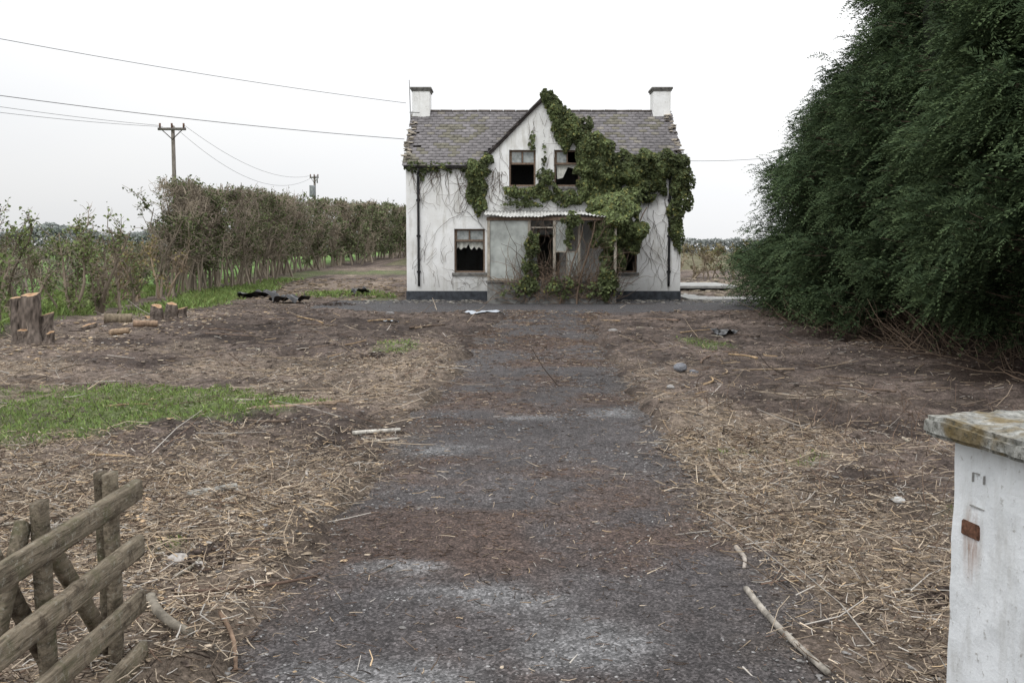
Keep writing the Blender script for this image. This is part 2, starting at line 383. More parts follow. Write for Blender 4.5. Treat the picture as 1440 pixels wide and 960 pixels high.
# ------------------------------------------------------------------ HOUSE
H=empty('ruined_house',(.98,31,0)); W=4.25
def wallmat():
    m,nt,b=newmat('whitewashed_render',.9,.2); p=pos(nt); ps=pos(nt,(1,1,.18))
    f=noise(nt,p,1.6,7,.7); f2=noise(nt,ps,5,6,.65); f3=noise(nt,p,12,8,.7)
    c=mix(nt,ramp(nt,f,[(.42,0.),(.70,.6)]),(.80,.805,.80),(.58,.57,.54))
    c=mix(nt,ramp(nt,f2,[(.52,0.),(.74,.7)]),c,(.38,.36,.31))
    c=mix(nt,ramp(nt,f3,[(.60,0.),(.72,.7)]),c,(.32,.30,.26))
    g=nt.nodes.new('ShaderNodeNewGeometry');sx=nt.nodes.new('ShaderNodeSeparateXYZ');nt.links.new(g.outputs['Position'],sx.inputs[0])
    mr=nt.nodes.new('ShaderNodeMapRange');mr.inputs[1].default_value=.3;mr.inputs[2].default_value=.9;mr.inputs[3].default_value=.4;mr.inputs[4].default_value=0;nt.links.new(sx.outputs[2],mr.inputs[0])
    c=mix(nt,mr.outputs[0],c,(.30,.30,.28))
    nt.links.new(c,b.inputs['Base Color']);bump(nt,b,f3,.5,.02);return m
def simple(name,col,rough=.85,scale=15,var=.35,bs=.3,bd=.01,stretch=(1,1,1),spec=.2):
    m,nt,b=newmat(name,rough,spec);f=noise(nt,pos(nt,stretch),scale)
    c=mix(nt,1.0,col,ramp(nt,f,[(.3,1-var),(.7,1+var)]),'MULTIPLY');nt.links.new(c,b.inputs['Base Color']);bump(nt,b,f,bs,bd);return m
M_wall=wallmat()
M_plinth=simple('black_plinth',(.045,.05,.058),.7,6,.5)
M_int=simple('interior_plaster',(.16,.155,.15))
M_frame=simple('window_frame_wood',(.16,.115,.085),.8,20,.5)
M_pale=simple('pale_timber',(.34,.31,.26),.85,14,.5,stretch=(1,1,.3))
M_block=simple('grey_block',(.20,.20,.19),.9,5,.5)
M_panel=simple('grimy_board',(.36,.38,.36),.6,2.2,.4)
M_dark=simple('dark_timber',(.035,.03,.028))
M_pipe=simple('cast_iron_pipe',(.02,.02,.022),.5)
M_cap=simple('concrete_cap',(.16,.155,.145),.9,9,.5)
M_cloth=simple('rag_curtain',(.5,.5,.46),.9,12,.3)
M_tin=simple('corrugated_tin',(.46,.46,.44),.6,6,.6)
def glassmat():
    m,nt,b=newmat('grimy_glass',.25,.5);f=noise(nt,pos(nt),7)
    nt.links.new(ramp(nt,f,[(.35,(.18,.2,.2)),(.65,(.36,.38,.37))]),b.inputs['Base Color']);return m
M_glass=glassmat()
GA=6.2; rz=6.2
wins={'ul':(-1.07,-.25,3.52,4.63),'ur':(.32,1.12,3.52,4.63),'ll':(-2.77,-1.82,.87,2.22),'lr':(1.86,2.9,.87,2.22),'door':(-.2,.5,.28,2.3)}
front=prism('front_wall',[(-W,0),(W,0),(W,4.2),(2.1,4.2),(0,GA),(-2.1,4.2),(-W,4.2)],0,.35,M_wall,H)
cut=[box_obj('c',[(a[0],a[1],-.5,.9,a[2],a[3])],M_wall) for a in wins.values()]
for i,c in enumerate(cut):
    c.location=(.98,31,0)
    m=front.modifiers.new('b%d'%i,'BOOLEAN');m.object=c;m.operation='DIFFERENCE';m.solver='EXACT'
bpy.context.view_layer.update()
dg=bpy.context.evaluated_depsgraph_get()
me=bpy.data.meshes.new_from_object(front.evaluated_get(dg))
front.modifiers.clear(); front.data=me
for c in cut: bpy.data.objects.remove(c)
D=6.2
gp=[(.352,0),(D,0),(D,4.2),(D/2,rz-.05),(.352,4.2+.2)]
prism('gable_wall_west',gp,-W,-W+.35,M_wall,H,'x');prism('gable_wall_east',gp,W-.35,W,M_wall,H,'x')
box_obj('rear_wall',[(-W+.352,W-.352,D-.35,D-.002,0,4.15)],M_wall,H)
box_obj('upper_floor',[(-W+.355,W-.355,.355,D-.355,2.75,2.95)],M_int,H)
box_obj('partition_walls',[(-1.3,-1.18,.36,D-.36,.1,2.74),(1.25,1.37,.36,D-.36,.1,2.74),(-W+.36,W-.36,3,3.12,2.96,4.5)],M_int,H)
box_obj('ground_floor',[(-W+.355,W-.355,.355,D-.355,0,.12)],M_int,H)
box_obj('plinth',[(-W-.02,-1.75,-.025,-.002,-.1,.3),(2.15,W+.02,-.025,-.002,-.1,.3),(-W-.022,-W-.002,0,D,-.1,.3),(W+.002,W+.022,0,D,-.1,.3)],M_plinth,H)
fr=[]
def frame(k,transom,mull=None,t=.055):
    x0,x1,z0,z1=wins[k]; ya,yb=.10,.16
    fr.extend([(x0+.002,x0+t,ya,yb,z0+.002,z1-.002),(x1-t,x1-.002,ya,yb,z0+.002,z1-.002),(x0+t,x1-t,ya,yb,z1-t,z1-.002),(x0+t,x1-t,ya,yb,z0+.002,z0+t),(x0+t,x1-t,ya-.003,yb+.003,transom-.03,transom+.03)])
    if mull is not None: fr.append((mull-.022,mull+.022,ya,yb,transom+.03,z1-t))
    fr.extend([(x0+t,x0+t+.03,ya+.01,yb-.01,transom+.03,z1-t)])
frame('ul',4.22,-.66);frame('ur',4.22,.72);frame('ll',1.86,-2.3);frame('lr',1.86,2.38)
box_obj('window_frames',fr,M_frame,H,.006)
box_obj('window_panes',[(-1.02,-.69,.128,.134,4.25,4.575),(.38,.7,.128,.134,4.25,4.575),(-2.71,-2.33,.128,.134,1.89,2.165),(-2.27,-1.88,.128,.134,1.89,2.165),(1.92,2.35,.128,.134,1.89,2.165),(-.63,-.31,.128,.134,4.25,4.575)],M_glass,H)
box_obj('window_sills',[(a[0]-.07,a[1]+.07,-.07,.098,a[2]-.09,a[2]-.002) for k,a in wins.items() if k!='door'],M_cap,H,.01)
cv=[];cf=[]
for i in range(25):
    x=-2.7+i*.034; zt=1.84; zb=1.62+.05*math.sin(i*1.3)+.07*(1 if 7<i<12 else 0)+random.uniform(-.02,.02)
    yv=.2+.015*math.sin(i*1.1); cv+=[(x,yv,zt),(x,yv+.01,zb)]
    if i: cf.append((2*i-2,2*i,2*i+1,2*i-1))
fast_mesh('curtain',cv,cf,M_cloth,parent=H)
fast_mesh('curtain_upper',[(.4,.2,4.2),(1.05,.2,4.2),(1.05,.2,4.05),(.75,.21,4.12),(.6,.2,3.8),(.42,.2,3.75)],[[0,1,2,3],[0,3,4,5]],M_cloth,parent=H)
box_obj('door_frame',[(-.198,-.12,.08,.2,.28,2.29),(.42,.498,.08,.2,.28,2.29),(-.12,.42,.08,.2,2.2,2.29),(-.12,.42,.08,.2,1.98,2.03)],M_frame,H,.006)
box_obj('door_leaf',[(-.13,-.09,.2,.95,.3,1.97)],M_frame,H)
box_obj('door_fanlight',[(-.12,.42,.12,.13,2.04,2.19)],M_glass,H)
b=Buf()
def slate_plane(P0,U,S,lenU,lenS,skip=None,w=.25,g=.19,tintseed=0):
    P0=np.array(P0,float);U=unit(np.array(U,float));S=unit(np.array(S,float));Nn=unit(np.cross(U,S))
    if Nn[2]<0:Nn=-Nn
    rows=int(lenS/g)+1
    for rI in range(rows):
        s0=rI*g-.03; off=(rI%2)*w/2
        x=-off
        while x<lenU-.02:
            a=max(x,0);e=min(x+w-.006,lenU+random.uniform(-.03,.05));x+=w
            if e-a<.04: continue
            s1=min(s0+g+.09,lenS)
            if s1<=s0+.02: continue
            c0=P0+U*(a+e)/2+S*(s0+s1)/2
            if skip is not None and skip(c0): continue
            edge=min(a,lenU-e)
            if random.random()<(.004 if edge>.3 else .12): continue
            j=random.uniform(-.01,.01);hh=.022+random.uniform(0,.006)
            pA=P0+U*a+S*(s0+j)+Nn*hh;pB=P0+U*e+S*(s0+j+random.uniform(-.006,.006))+Nn*hh
            pC=P0+U*e+S*s1+Nn*.008;pD=P0+U*a+S*s1+Nn*.008
            th=Nn*-.008
            V=[pA,pB,pC,pD,pA+th,pB+th,pC+th,pD+th]
            v=random.uniform(.86,1.12);t=random.random()
            col=np.array([.165,.155,.158])*v
            if t<.10: col=np.array([.20,.185,.16])*v
            pn=float(fbm(c0[0]*.8+5,c0[2]*.9,3,80+tintseed))
            col=col*(.6+.8*pn)
            if pn>.62 and t<.5: col=np.array([.16,.15,.12])*v
            b.add(V,[[0,1,2,3],[4,7,6,5],[0,4,5,1],[1,5,6,2],[2,6,7,3],[3,7,4,0]],col)
slopelen=math.hypot(D/2+.15,rz-4.12)
def skipd(c): return abs(c[0])<2.15-(c[2]-4.2)*1.0 and c[1]<D/2+.05
slate_plane((-W-.1,-.15,4.14),(1,0,0),(0,D/2+.15,rz-4.12),2*W+.2,slopelen,skipd)
slate_plane((-W-.1,D+.15,4.14),(1,0,0),(0,-(D/2+.15),rz-4.12),2*W+.2,slopelen,None)
dh=GA+.04-4.12
dl=math.hypot(dh,dh)
def skl(c):
    zm=4.14+(c[1]+.15)*(rz-4.12)/(D/2+.15); return c[2]<zm-.06
slate_plane((-dh,-.14,4.12),(0,1,0),(1,0,1),3.2,dl,skl); slate_plane((dh,-.14,4.12),(0,1,0),(-1,0,1),3.2,dl,skl)
b.make('roof_slates',M_slate,parent=H)
fast_mesh('roof_deck',[(-W,-.05,4.17),(-2.12,-.05,4.17),(-.0,D/2,rz-.02),(-W,D/2,rz-.02), (2.12,-.05,4.17),(W,-.05,4.17),(W,D/2,rz-.02),(0,D/2,rz-.02), (-W,D,4.17),(W,D,4.17),(W,D/2,rz-.01),(-W,D/2,rz-.01),
   (-2.09,-.05,4.12),(0,-.05,GA+.01),(0,D/2,GA+.01),(-2.09,.02,4.12),(2.09,-.05,4.12),(2.09,.02,4.12)],
   [[0,1,2,3],[4,5,6,7],[8,9,10,11],[12,13,14,15],[16,17,14,13]],M_dark,parent=H)
b=Buf()
for i in range(20):
    x=-W+i*(2*W/20)
    plank(b,(x+.01,D/2,rz+.02+random.uniform(-.008,.008)),(x+2*W/20-.01,D/2,rz+.02),.2,.08,np.array([.12,.105,.095])*random.uniform(.7,1.3),2,.02)
for i in range(8):
    y=-.12+i*.4
    plank(b,(0,y+.01,GA+.07),(0,y+.39,GA+.07),.2,.1,np.array([.09,.08,.075])*random.uniform(.7,1.3),2,.02)
b.make('ridge_tiles',M_slate,parent=H)
b=Buf()
plank(b,(-2.15,-.07,4.06),(0,-.07,GA+.01),.05,.12,(.05,.042,.04),20,.08,wdir=(0,1,0)); plank(b,(2.15,-.075,4.06),(0.02,-.075,GA-.01),.05,.12,(.05,.042,.04),20,.08,wdir=(0,1,0))
plank(b,(-W-.05,-.12,4.12),(-2.1,-.12,4.09),.1,.1,(.03,.028,.028),20,.1); plank(b,(2.1,-.12,4.09),(W+.05,-.12,4.12),.1,.1,(.03,.028,.028),20,.1)
b.make('barge_boards_and_gutter',M_oldwood,parent=H)
b=Buf()
for side in (-1,1):
    for i in range(48):
        t=random.random(); y=.1+t*2.9; z=4.22+t*1.85
        p=np.array([[side*(W-.03+random.uniform(-.1,.12)),y,z+.03+random.uniform(-.05,.14)]])
        pebbles(b,p,random.uniform(.12,.24),np.array([.27,.24,.20])*random.uniform(.3,1.6),.6)
b.make('broken_verge_stones',M_stone,parent=H)
for sx in (-1,1):
    cx=sx*(W-.24)
    box_obj('chimney_stack',[(cx-.29,cx+.29,D/2-.40,D/2+.40,5.6,6.82)],M_wall,H,.015)
    box_obj('chimney_cap',[(cx-.32,cx+.32,D/2-.43,D/2+.43,6.822,6.88),(cx-.355,cx+.355,D/2-.46,D/2+.46,6.882,6.95)],M_cap,H,.012)
b=Buf()
plank(b,(-W-.08,D/2-.6,5.7),(-W-.12,D/2-.6,7.15),.03,.03,(.25,.25,.25),4,.02)
plank(b,(-W-.12,D/2-.6,6.1),(-W+.2,D/2-.5,6.1),.03,.03,(.25,.25,.25),4,.02)
b.make('aerial_mast',M_twig,parent=H)
b=Buf()
for x in (-3.87,3.88):
    plank(b,(x,-.06,.45),(x,-.06,3.9),.075,.075,(.02,.02,.022),24,.03,round_=1)
    plank(b,(x,-.06,3.9),(x-.1*np.sign(x),-.12,4.1),.075,.075,(.02,.02,.022),3,.03,round_=1)
    for z in (.9,2,3.1): plank(b,(x-.06,-.045,z),(x+.06,-.045,z),.09,.06,(.02,.02,.022),1,.02)
b.make('downpipes',M_pipe,parent=H)
py=-2.0; pl,pr=-1.70,2.06
box_obj('porch_low_wall',[(pl,pr,py,py+.15,-.1,.62),(pl,pl+.15,py+.152,-.003,-.1,.62),(pr-.15,pr,py+.152,-.003,-.1,.62)],M_block,H,.01)
box_obj('porch_coping',[(pl-.04,pr+.04,py-.04,py+.19,.622,.68)],M_cap,H,.01)
posts=[]
for x in (pl+.04,-.48,.25,.97,pr-.04): posts.append((x-.04,x+.04,py+.03,py+.11,.682,2.42))
posts.append((pl,pl+.08,-.09,-.004,.63,2.6))
box_obj('porch_posts',posts,M_pale,H,.006)
box_obj('porch_beam',[(pl-.02,pr+.02,py+.02,py+.12,2.422,2.52),(pl,pl+.07,py+.122,-.004,2.43,2.52),(pr-.07,pr,py+.122,-.004,2.43,2.52)],M_frame,H,.006)
box_obj('porch_rails',[(pl+.08,-.52,py+.05,py+.09,.69,.74),(.29,.93,py+.05,py+.09,.69,.74),(.29,.93,py+.05,py+.09,1.5,1.54),(-.44,.21,py+.05,py+.09,2.2,2.24),(.6,.63,py+.05,py+.09,.745,2.42)],M_pale,H,.004)
box_obj('porch_boards',[(pl+.085,-.525,py+.062,py+.075,.745,2.418),(.295,.595,py+.062,py+.075,1.545,2.418),(.635,.925,py+.062,py+.075,.745,1.495)],M_panel,H)
box_obj('porch_side_boards',[(pl+.02,pl+.035,py+.13,-.1,.63,2.42)],M_panel,H)
box_obj('porch_lintel',[(-.3,.35,-.05,-.003,2.3,2.4)],M_wall,H)
nx_=260;V=[];F=[]
for i in range(nx_):
    x=pl-.1+i*(pr-pl+.2)/(nx_-1); z=.017*math.sin(x*2*math.pi/.10)
    sag=.035*math.sin(x*2.2)+.012*math.sin(x*7)+random.uniform(-.004,.004)
    V+=[(x,py-.1+.05*math.sin(x*1.7)+(.05 if int((x+5)/.75)%2 else 0),2.56+z+sag),(x,-.004,2.78+z)]
    if i:F.append([2*i-2,2*i,2*i+1,2*i-1])
o=fast_mesh('porch_corrugated_roof',V,F,M_tin,parent=H,smooth=True); m=o.modifiers.new('s','SOLIDIFY');m.thickness=.008

# bare vine stems
b=Buf()
def wallvine(n,xr,zr,L,dirz,yoff=-.02,r=.008,spread=.35,col=(.12,.09,.07),jit=.28,K=9):
    x=R.uniform(*xr,n);z=R.uniform(*zr,n);S=np.stack([x,np.full(n,yoff),z],1)
    D_=np.stack([R.normal(0,spread,n),0*x,np.full(n,float(dirz))],1)
    P=walk(S,D_,R.uniform(*L,n),K,jit);P[:,:,1]=yoff-R.random((n,1))*.03-np.abs(P[:,:,1]-yoff)*.15
    P[:,:,2]=np.maximum(P[:,:,2],.02)
    if yoff>-.5:
        bad=np.zeros(n,bool)
        for a in wins.values():
            bad|=((P[:,:,0]>a[0])&(P[:,:,0]<a[1])&(P[:,:,2]>a[2])&(P[:,:,2]<a[3])).any(1)
        bad|=(P[:,:,2]>4.2+np.maximum(0,2.1-np.abs(P[:,:,0]))).any(1)
        bad|=(np.abs(P[:,:,0])>W).any(1)
        P=P[~bad]
    n=len(P)
    if n: polys(b,P,r,r*.4,np.array(col)*R.uniform(.4,1.5,(n,1)))
wallvine(80,(-4.1,-1.2),(3.9,4.1),(.3,1.9),-1,r=.008)
wallvine(30,(-2.6,-1.2),(2.6,4.0),(.4,1.5),-1,spread=.8)
wallvine(55,(-2.2,1.2),(2.7,3.5),(.4,1.2),1,spread=.9,r=.007)
wallvine(45,(-1.5,.5),(3.0,4.4),(.4,1.4),1,spread=.5,r=.006)
wallvine(24,(-3,-1.8),(.3,.9),(.3,.7),1,spread=1,r=.006)
wallvine(18,(-4.1,-3),(.4,1.5),(.5,1.6),1,spread=.3,r=.006)
wallvine(50,(2.9,4.2),(1.0,3.8),(.5,1.8),-1,spread=.4,r=.007)
wallvine(22,(-.5,.6),(4.7,5.4),(.3,.8),1,spread=.4,r=.006)
wallvine(260,(-1.2,2.1),(0,.7),(.4,1.4),.6,yoff=py-.06,spread=1.0,r=.010,col=(.19,.145,.11))
wallvine(60,(-.6,2.0),(.1,.8),(1.0,2.4),1.0,yoff=py-.05,spread=.3,r=.012,col=(.15,.11,.08))
wallvine(35,(-.5,2.0),(2.3,2.6),(.3,1.4),-1,yoff=py-.05,spread=.3,r=.007)
for (x0,x1,z1,yo) in [(1.3,1.7,4.0,-.1),(.9,1.2,2.5,py-.1),(.4,.75,2.4,py-.08),(1.7,2.3,3.2,py*.6)]:
    S=np.array([[x0,yo,0.]]);P=walk(S,np.array([[x1-x0,0,z1]]),z1,12,.10);polys(b,P,.032,.015,(.15,.11,.08),6)
b.make('ivy_stems',M_twig,parent=None).location=(.98,31,0)

# ivy leaves
b=Buf()
def ivy(x,z,rx,rz_,dep,n,y0=0.,bright=1.,size=(.055,.115),thin=1.0):
    x-=.98;n=int(n*1.25)
    th=R.uniform(0,2*np.pi,n);rr=R.random(n)**.55
    px=np.cos(th)*rr;pz=np.sin(th)*rr
    bulge=np.sqrt(np.clip(1-rr**2,0,1))
    X_=x+px*rx*(1+.25*np.sin(3*th+x*5));Z_=z+pz*rz_*(1+.22*np.sin(4*th+z*3))
    nz=fbm(X_*3+3,Z_*3,3,91)
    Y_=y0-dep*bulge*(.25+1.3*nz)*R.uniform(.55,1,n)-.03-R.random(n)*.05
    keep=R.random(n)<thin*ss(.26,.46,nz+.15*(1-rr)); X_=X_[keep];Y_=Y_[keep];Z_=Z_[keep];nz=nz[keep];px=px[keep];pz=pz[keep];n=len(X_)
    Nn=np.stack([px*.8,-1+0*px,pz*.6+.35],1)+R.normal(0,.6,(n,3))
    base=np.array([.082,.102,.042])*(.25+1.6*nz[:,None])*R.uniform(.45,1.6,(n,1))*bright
    yel=R.random((n,1))<.09; base=np.where(yel,base*np.array([1.8,1.4,1.1]),base)
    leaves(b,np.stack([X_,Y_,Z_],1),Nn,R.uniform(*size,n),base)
for t in np.linspace(0,1,12): ivy(1.05+t*1.25,6.22-t*1.65,.18+.24*t,.22+.24*t,.2+.15*t,600,y0=-.05)
ivy(1.7,5.1,.32,.5,.2,800,y0=0)
ivy(1.5,5.4,.28,.4,.15,550,y0=0)
ivy(2.15,5.3,.35,.35,.3,700,y0=.2);ivy(2.6,4.75,.5,.35,.35,1100,y0=0)
for (x,z,rx,rr_,dep,n) in [(2.35,4.5,.5,.55,.35,2000),(2.9,4.1,.7,.6,.5,3000),(3.55,4.05,.65,.55,.55,3000),(4.2,4.15,.6,.45,.5,2400),(4.85,4.15,.5,.45,.4,1800),(5.2,3.75,.35,.6,.35,1300),(5.28,3.2,.25,.6,.25,600),(2.35,3.6,.45,.6,.35,1900),(2.95,3.2,.6,.5,.45,2300),(3.9,3.4,.5,.45,.4,1600),(4.4,3.6,.4,.4,.3,800)]:
    ivy(x,z,rx,rr_,dep,n)
ivy(5.0,2.5,.25,.6,.15,700,thin=.7);ivy(5.15,2.0,.15,.5,.12,350,thin=.6)
ivy(3.15,2.45,.75,.65,.9,4400,y0=-1.3,bright=1.45);ivy(3.45,2.0,.55,.5,.7,2200,y0=-1.2,bright=1.3);ivy(2.8,2.0,.45,.5,.6,1500,y0=-1.5,bright=1.2)
ivy(3.0,1.4,.35,.5,.4,800,y0=-1.4,bright=.9);ivy(2.75,.75,.3,.6,.3,600,y0=-1.9,bright=.8);ivy(2.6,2.85,.45,.25,.4,900,y0=-1.1,bright=1.2);ivy(3.4,3.0,.6,.4,.6,1500,y0=-.6,bright=1.3)
ivy(-1.1,4.0,.36,.32,.3,750);ivy(-1.12,3.5,.30,.5,.28,850);ivy(-1.0,3.0,.2,.35,.2,300,thin=.8);ivy(-.75,4.3,.22,.2,.2,180)
for t in np.linspace(0,1,9): ivy(-3.1+t*1.9,4.12+random.uniform(-.04,.02),.2,.08+.10*random.random(),.12,75,thin=.7,bright=.8)
ivy(-2.75,3.85,.1,.22,.1,50)
ivy(1.02,3.75,.24,.3,.2,340);ivy(1.1,3.35,.33,.3,.2,480,thin=.9);ivy(.55,3.3,.4,.2,.18,320,thin=.8);ivy(.0,3.32,.3,.2,.15,200,thin=.8);ivy(.98,4.4,.08,.5,.08,60,thin=.6);ivy(.3,2.98,.6,.12,.12,160,thin=.7);ivy(1.7,3.15,.4,.25,.2,420,thin=.8);ivy(.62,4.85,.1,.3,.08,50)
P_=-2.05
ivy(.60,1.75,.20,.35,.2,450,y0=P_);ivy(.55,1.2,.22,.5,.2,450,y0=P_);ivy(.5,.6,.3,.3,.2,260,y0=P_,thin=.6);ivy(1.5,.5,.6,.3,.2,280,y0=P_,thin=.4);ivy(.0,.4,.4,.25,.2,100,y0=P_,thin=.5);ivy(1.75,2.45,.28,.2,.25,280,y0=P_);ivy(1.65,2.0,.12,.4,.12,120,y0=P_);ivy(2.6,.4,.5,.3,.25,200,y0=P_,thin=.5)
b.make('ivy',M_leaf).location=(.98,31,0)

# ------------------------------------------------------------------ CONIFERS
def conifer(name,x,y,h,r,nb,ncl,nf,zmin=.5,fs=1.0,pw=1.8,bright=1.0,topz=99,droopk=1.0,KK=10):
    b=Buf()
    env=lambda z: r*(1-np.clip(z/h,0,1)**pw)
    th=R.uniform(0,2*np.pi,nb*2); th=th[(np.cos(th)<.35)|(R.random(nb*2)<.3)][:nb]; nb=len(th)
    zb=zmin+(min(h*.96,topz)-zmin)*R.random(nb)**1.1
    lump=.78+.36*fbm(th*1.3+x,zb*.6,3,int(x*3)%7)
    Rb=env(zb)*lump*R.uniform(.88,1.08,nb)+.2
    outb=np.stack([np.cos(th),np.sin(th),0*th],1)
    PB=np.stack([x+Rb*np.cos(th),y+Rb*np.sin(th),zb],1)
    S=np.stack([x+0*zb,y+0*zb,np.clip(zb-Rb*.35,.25,h*.95)],1)
    K=6;t=np.linspace(0,1,K)[None,:,None]
    L=S[:,None]*(1-t)+PB[:,None]*t; L[:,:,2]+=(.25*np.sin(t[...,0]*np.pi)*R.uniform(-1,.6,(nb,1)))
    lb=Buf(); polys(lb,L,R.uniform(.03,.06,nb),.012,np.array([.11,.08,.06])*R.uniform(.6,1.3,(nb,1)),5)
    T=walk(np.array([[x,y,-.1]]),np.array([[0,0,1.]]),h*.95,10,.02); polys(lb,T,.26,.04,(.09,.065,.05),10)
    for k in range(9):
        a=R.uniform(0,6.28);T=walk(np.array([[x+math.cos(a)*.4,y+math.sin(a)*.4,-.05]]),np.array([[math.cos(a)*1.2,math.sin(a)*1.2,.8]]),r*.85,7,.12,(0,0,.1)); polys(lb,T,.06,.015,(.10,.075,.055),6)
    n=nb*ncl; bi=np.repeat(np.arange(nb),ncl)
    s=R.random(n)
    wdt=(1.05-.75*s)*.55*fs
    tang=np.stack([-outb[bi][:,1],outb[bi][:,0],0*s],1)
    size=R.uniform(.7,1.3,nb)[bi]
    P=PB[bi]+outb[bi]*((s-.75)*1.15*size)[:,None]+tang*(R.normal(0,.55,n)*wdt*size)[:,None]
    P[:,2]+=R.normal(0,.42,n)*wdt*size+.22*s*size-.12
    dirb=unit(outb[bi]*1.0+tang*R.normal(0,.35,(n,1))+np.array([0,0,.18]))
    bb=R.uniform(.75,1.25,nb)[bi]*(.34+.80*s)  # boughs coloured darker inward: shade of the gaps put into the leaves
    lb2=walk(P-dirb*.35,dirb,.45,3,.1); polys(lb,lb2,.008,.003,np.array([.10,.075,.055]),3)
    m=n*nf; ci=np.repeat(np.arange(n),nf)
    base=P[ci]+R.normal(0,1,(m,3))*np.array([.14,.14,.12])*fs-dirb[ci]*R.random((m,1))*.25
    base[:,2]=np.maximum(base[:,2],zmin*.6)
    d=unit(dirb[ci]+R.normal(0,.45,(m,3)))
    Lf=R.uniform(.18,.42,m)*fs; side=unit(np.cross(d,np.array([0,0,1.])+R.normal(0,.5,(m,3))))
    cb=bb[ci]*R.uniform(.78,1.2,m)
    tt=np.linspace(.03,1,KK)
    droop=R.uniform(.25,.9,m)*droopk
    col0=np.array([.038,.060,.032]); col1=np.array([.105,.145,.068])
    for k,tk in enumerate(tt):
        p=base+d*(Lf*tk)[:,None]; p[:,2]-=droop*Lf*tk**2
        for sg in (-1,1):
            # short, narrow scale-leaf twiglets packed along the spray
            e=unit(side*sg*(.75-.35*tk)+d*(.75+.4*tk)+R.normal(0,.16,(m,3))-np.array([0,0,.35])*droop[:,None])*(Lf*(.30-.17*tk))[:,None]
            wv=np.cross(unit(e),unit(np.cross(side,d)+R.normal(0,.5,(m,3))))*(.0115*fs*(1.15-.45*tk))
            V=np.stack([p,p+e*.5+wv,p+e,p+e*.5-wv],1)
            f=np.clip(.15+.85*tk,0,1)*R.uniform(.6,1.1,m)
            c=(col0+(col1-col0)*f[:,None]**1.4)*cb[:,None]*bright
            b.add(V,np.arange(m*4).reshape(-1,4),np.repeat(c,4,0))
    root=empty(name)
    b.make('foliage',M_conifer,parent=root); lb.make('trunk_and_limbs',M_bark,parent=root)
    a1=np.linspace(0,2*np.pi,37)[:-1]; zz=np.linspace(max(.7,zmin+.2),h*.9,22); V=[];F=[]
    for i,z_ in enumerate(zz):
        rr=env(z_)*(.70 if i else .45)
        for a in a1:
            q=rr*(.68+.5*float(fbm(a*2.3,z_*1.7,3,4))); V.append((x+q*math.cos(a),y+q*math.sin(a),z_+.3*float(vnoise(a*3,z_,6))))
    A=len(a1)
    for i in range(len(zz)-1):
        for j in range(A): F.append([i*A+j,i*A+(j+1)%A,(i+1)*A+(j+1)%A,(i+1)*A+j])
    fast_mesh('crown_core',V,F,M_core,parent=root)  # opaque dark core, added to block sky through the sparse crown
M_core=simple('dark_crown_core',(.018,.024,.013),1,14,.8,1,.15)  # near-black surface of the added crown core
conifer('conifer_tree',9.0,12.2,10.5,3.95,125,24,16,1.0,1.0,topz=7.5)
conifer('conifer_tree',9.8,16.0,10.6,3.95,115,20,13,.7,1.05,topz=8.5)
conifer('conifer_tree',10.0,19.8,10.2,4.1,115,19,12,.4,1.15)
conifer('conifer_tree',10.1,23.5,9.0,4.1,110,19,11,.3,1.25,pw=1.7,KK=8)
conifer('conifer_tree',10.3,27.3,7.6,3.75,100,18,11,.25,1.3,pw=1.7,KK=8)

b=Buf()
n=700;S=np.stack([R.uniform(5.9,8.5,n),R.uniform(10,24,n),0*np.ones(n)],1);S[:,2]=gz(S[:,0],S[:,1])
P=walk(S,np.stack([R.normal(-.2,.7,n),R.normal(0,.7,n),R.uniform(.3,1.2,n)],1),R.uniform(.3,1.1,n),5,.25);polys(b,P,.009,.003,np.array([.15,.11,.08])*R.uniform(.4,1.5,(n,1)))
n=220;S=np.stack([R.uniform(1.7,6,n),R.uniform(4,10,n),0*np.ones(n)],1);S[:,2]=gz(S[:,0],S[:,1])
P=walk(S,np.stack([R.normal(0,.4,n),R.normal(0,.4,n),R.uniform(.6,1.2,n)],1),R.uniform(.08,.3,n),4,.25);polys(b,P,.004,.002,np.array([.17,.12,.09])*R.uniform(.4,1.5,(n,1)))
b.make('dead_brush',M_twig)

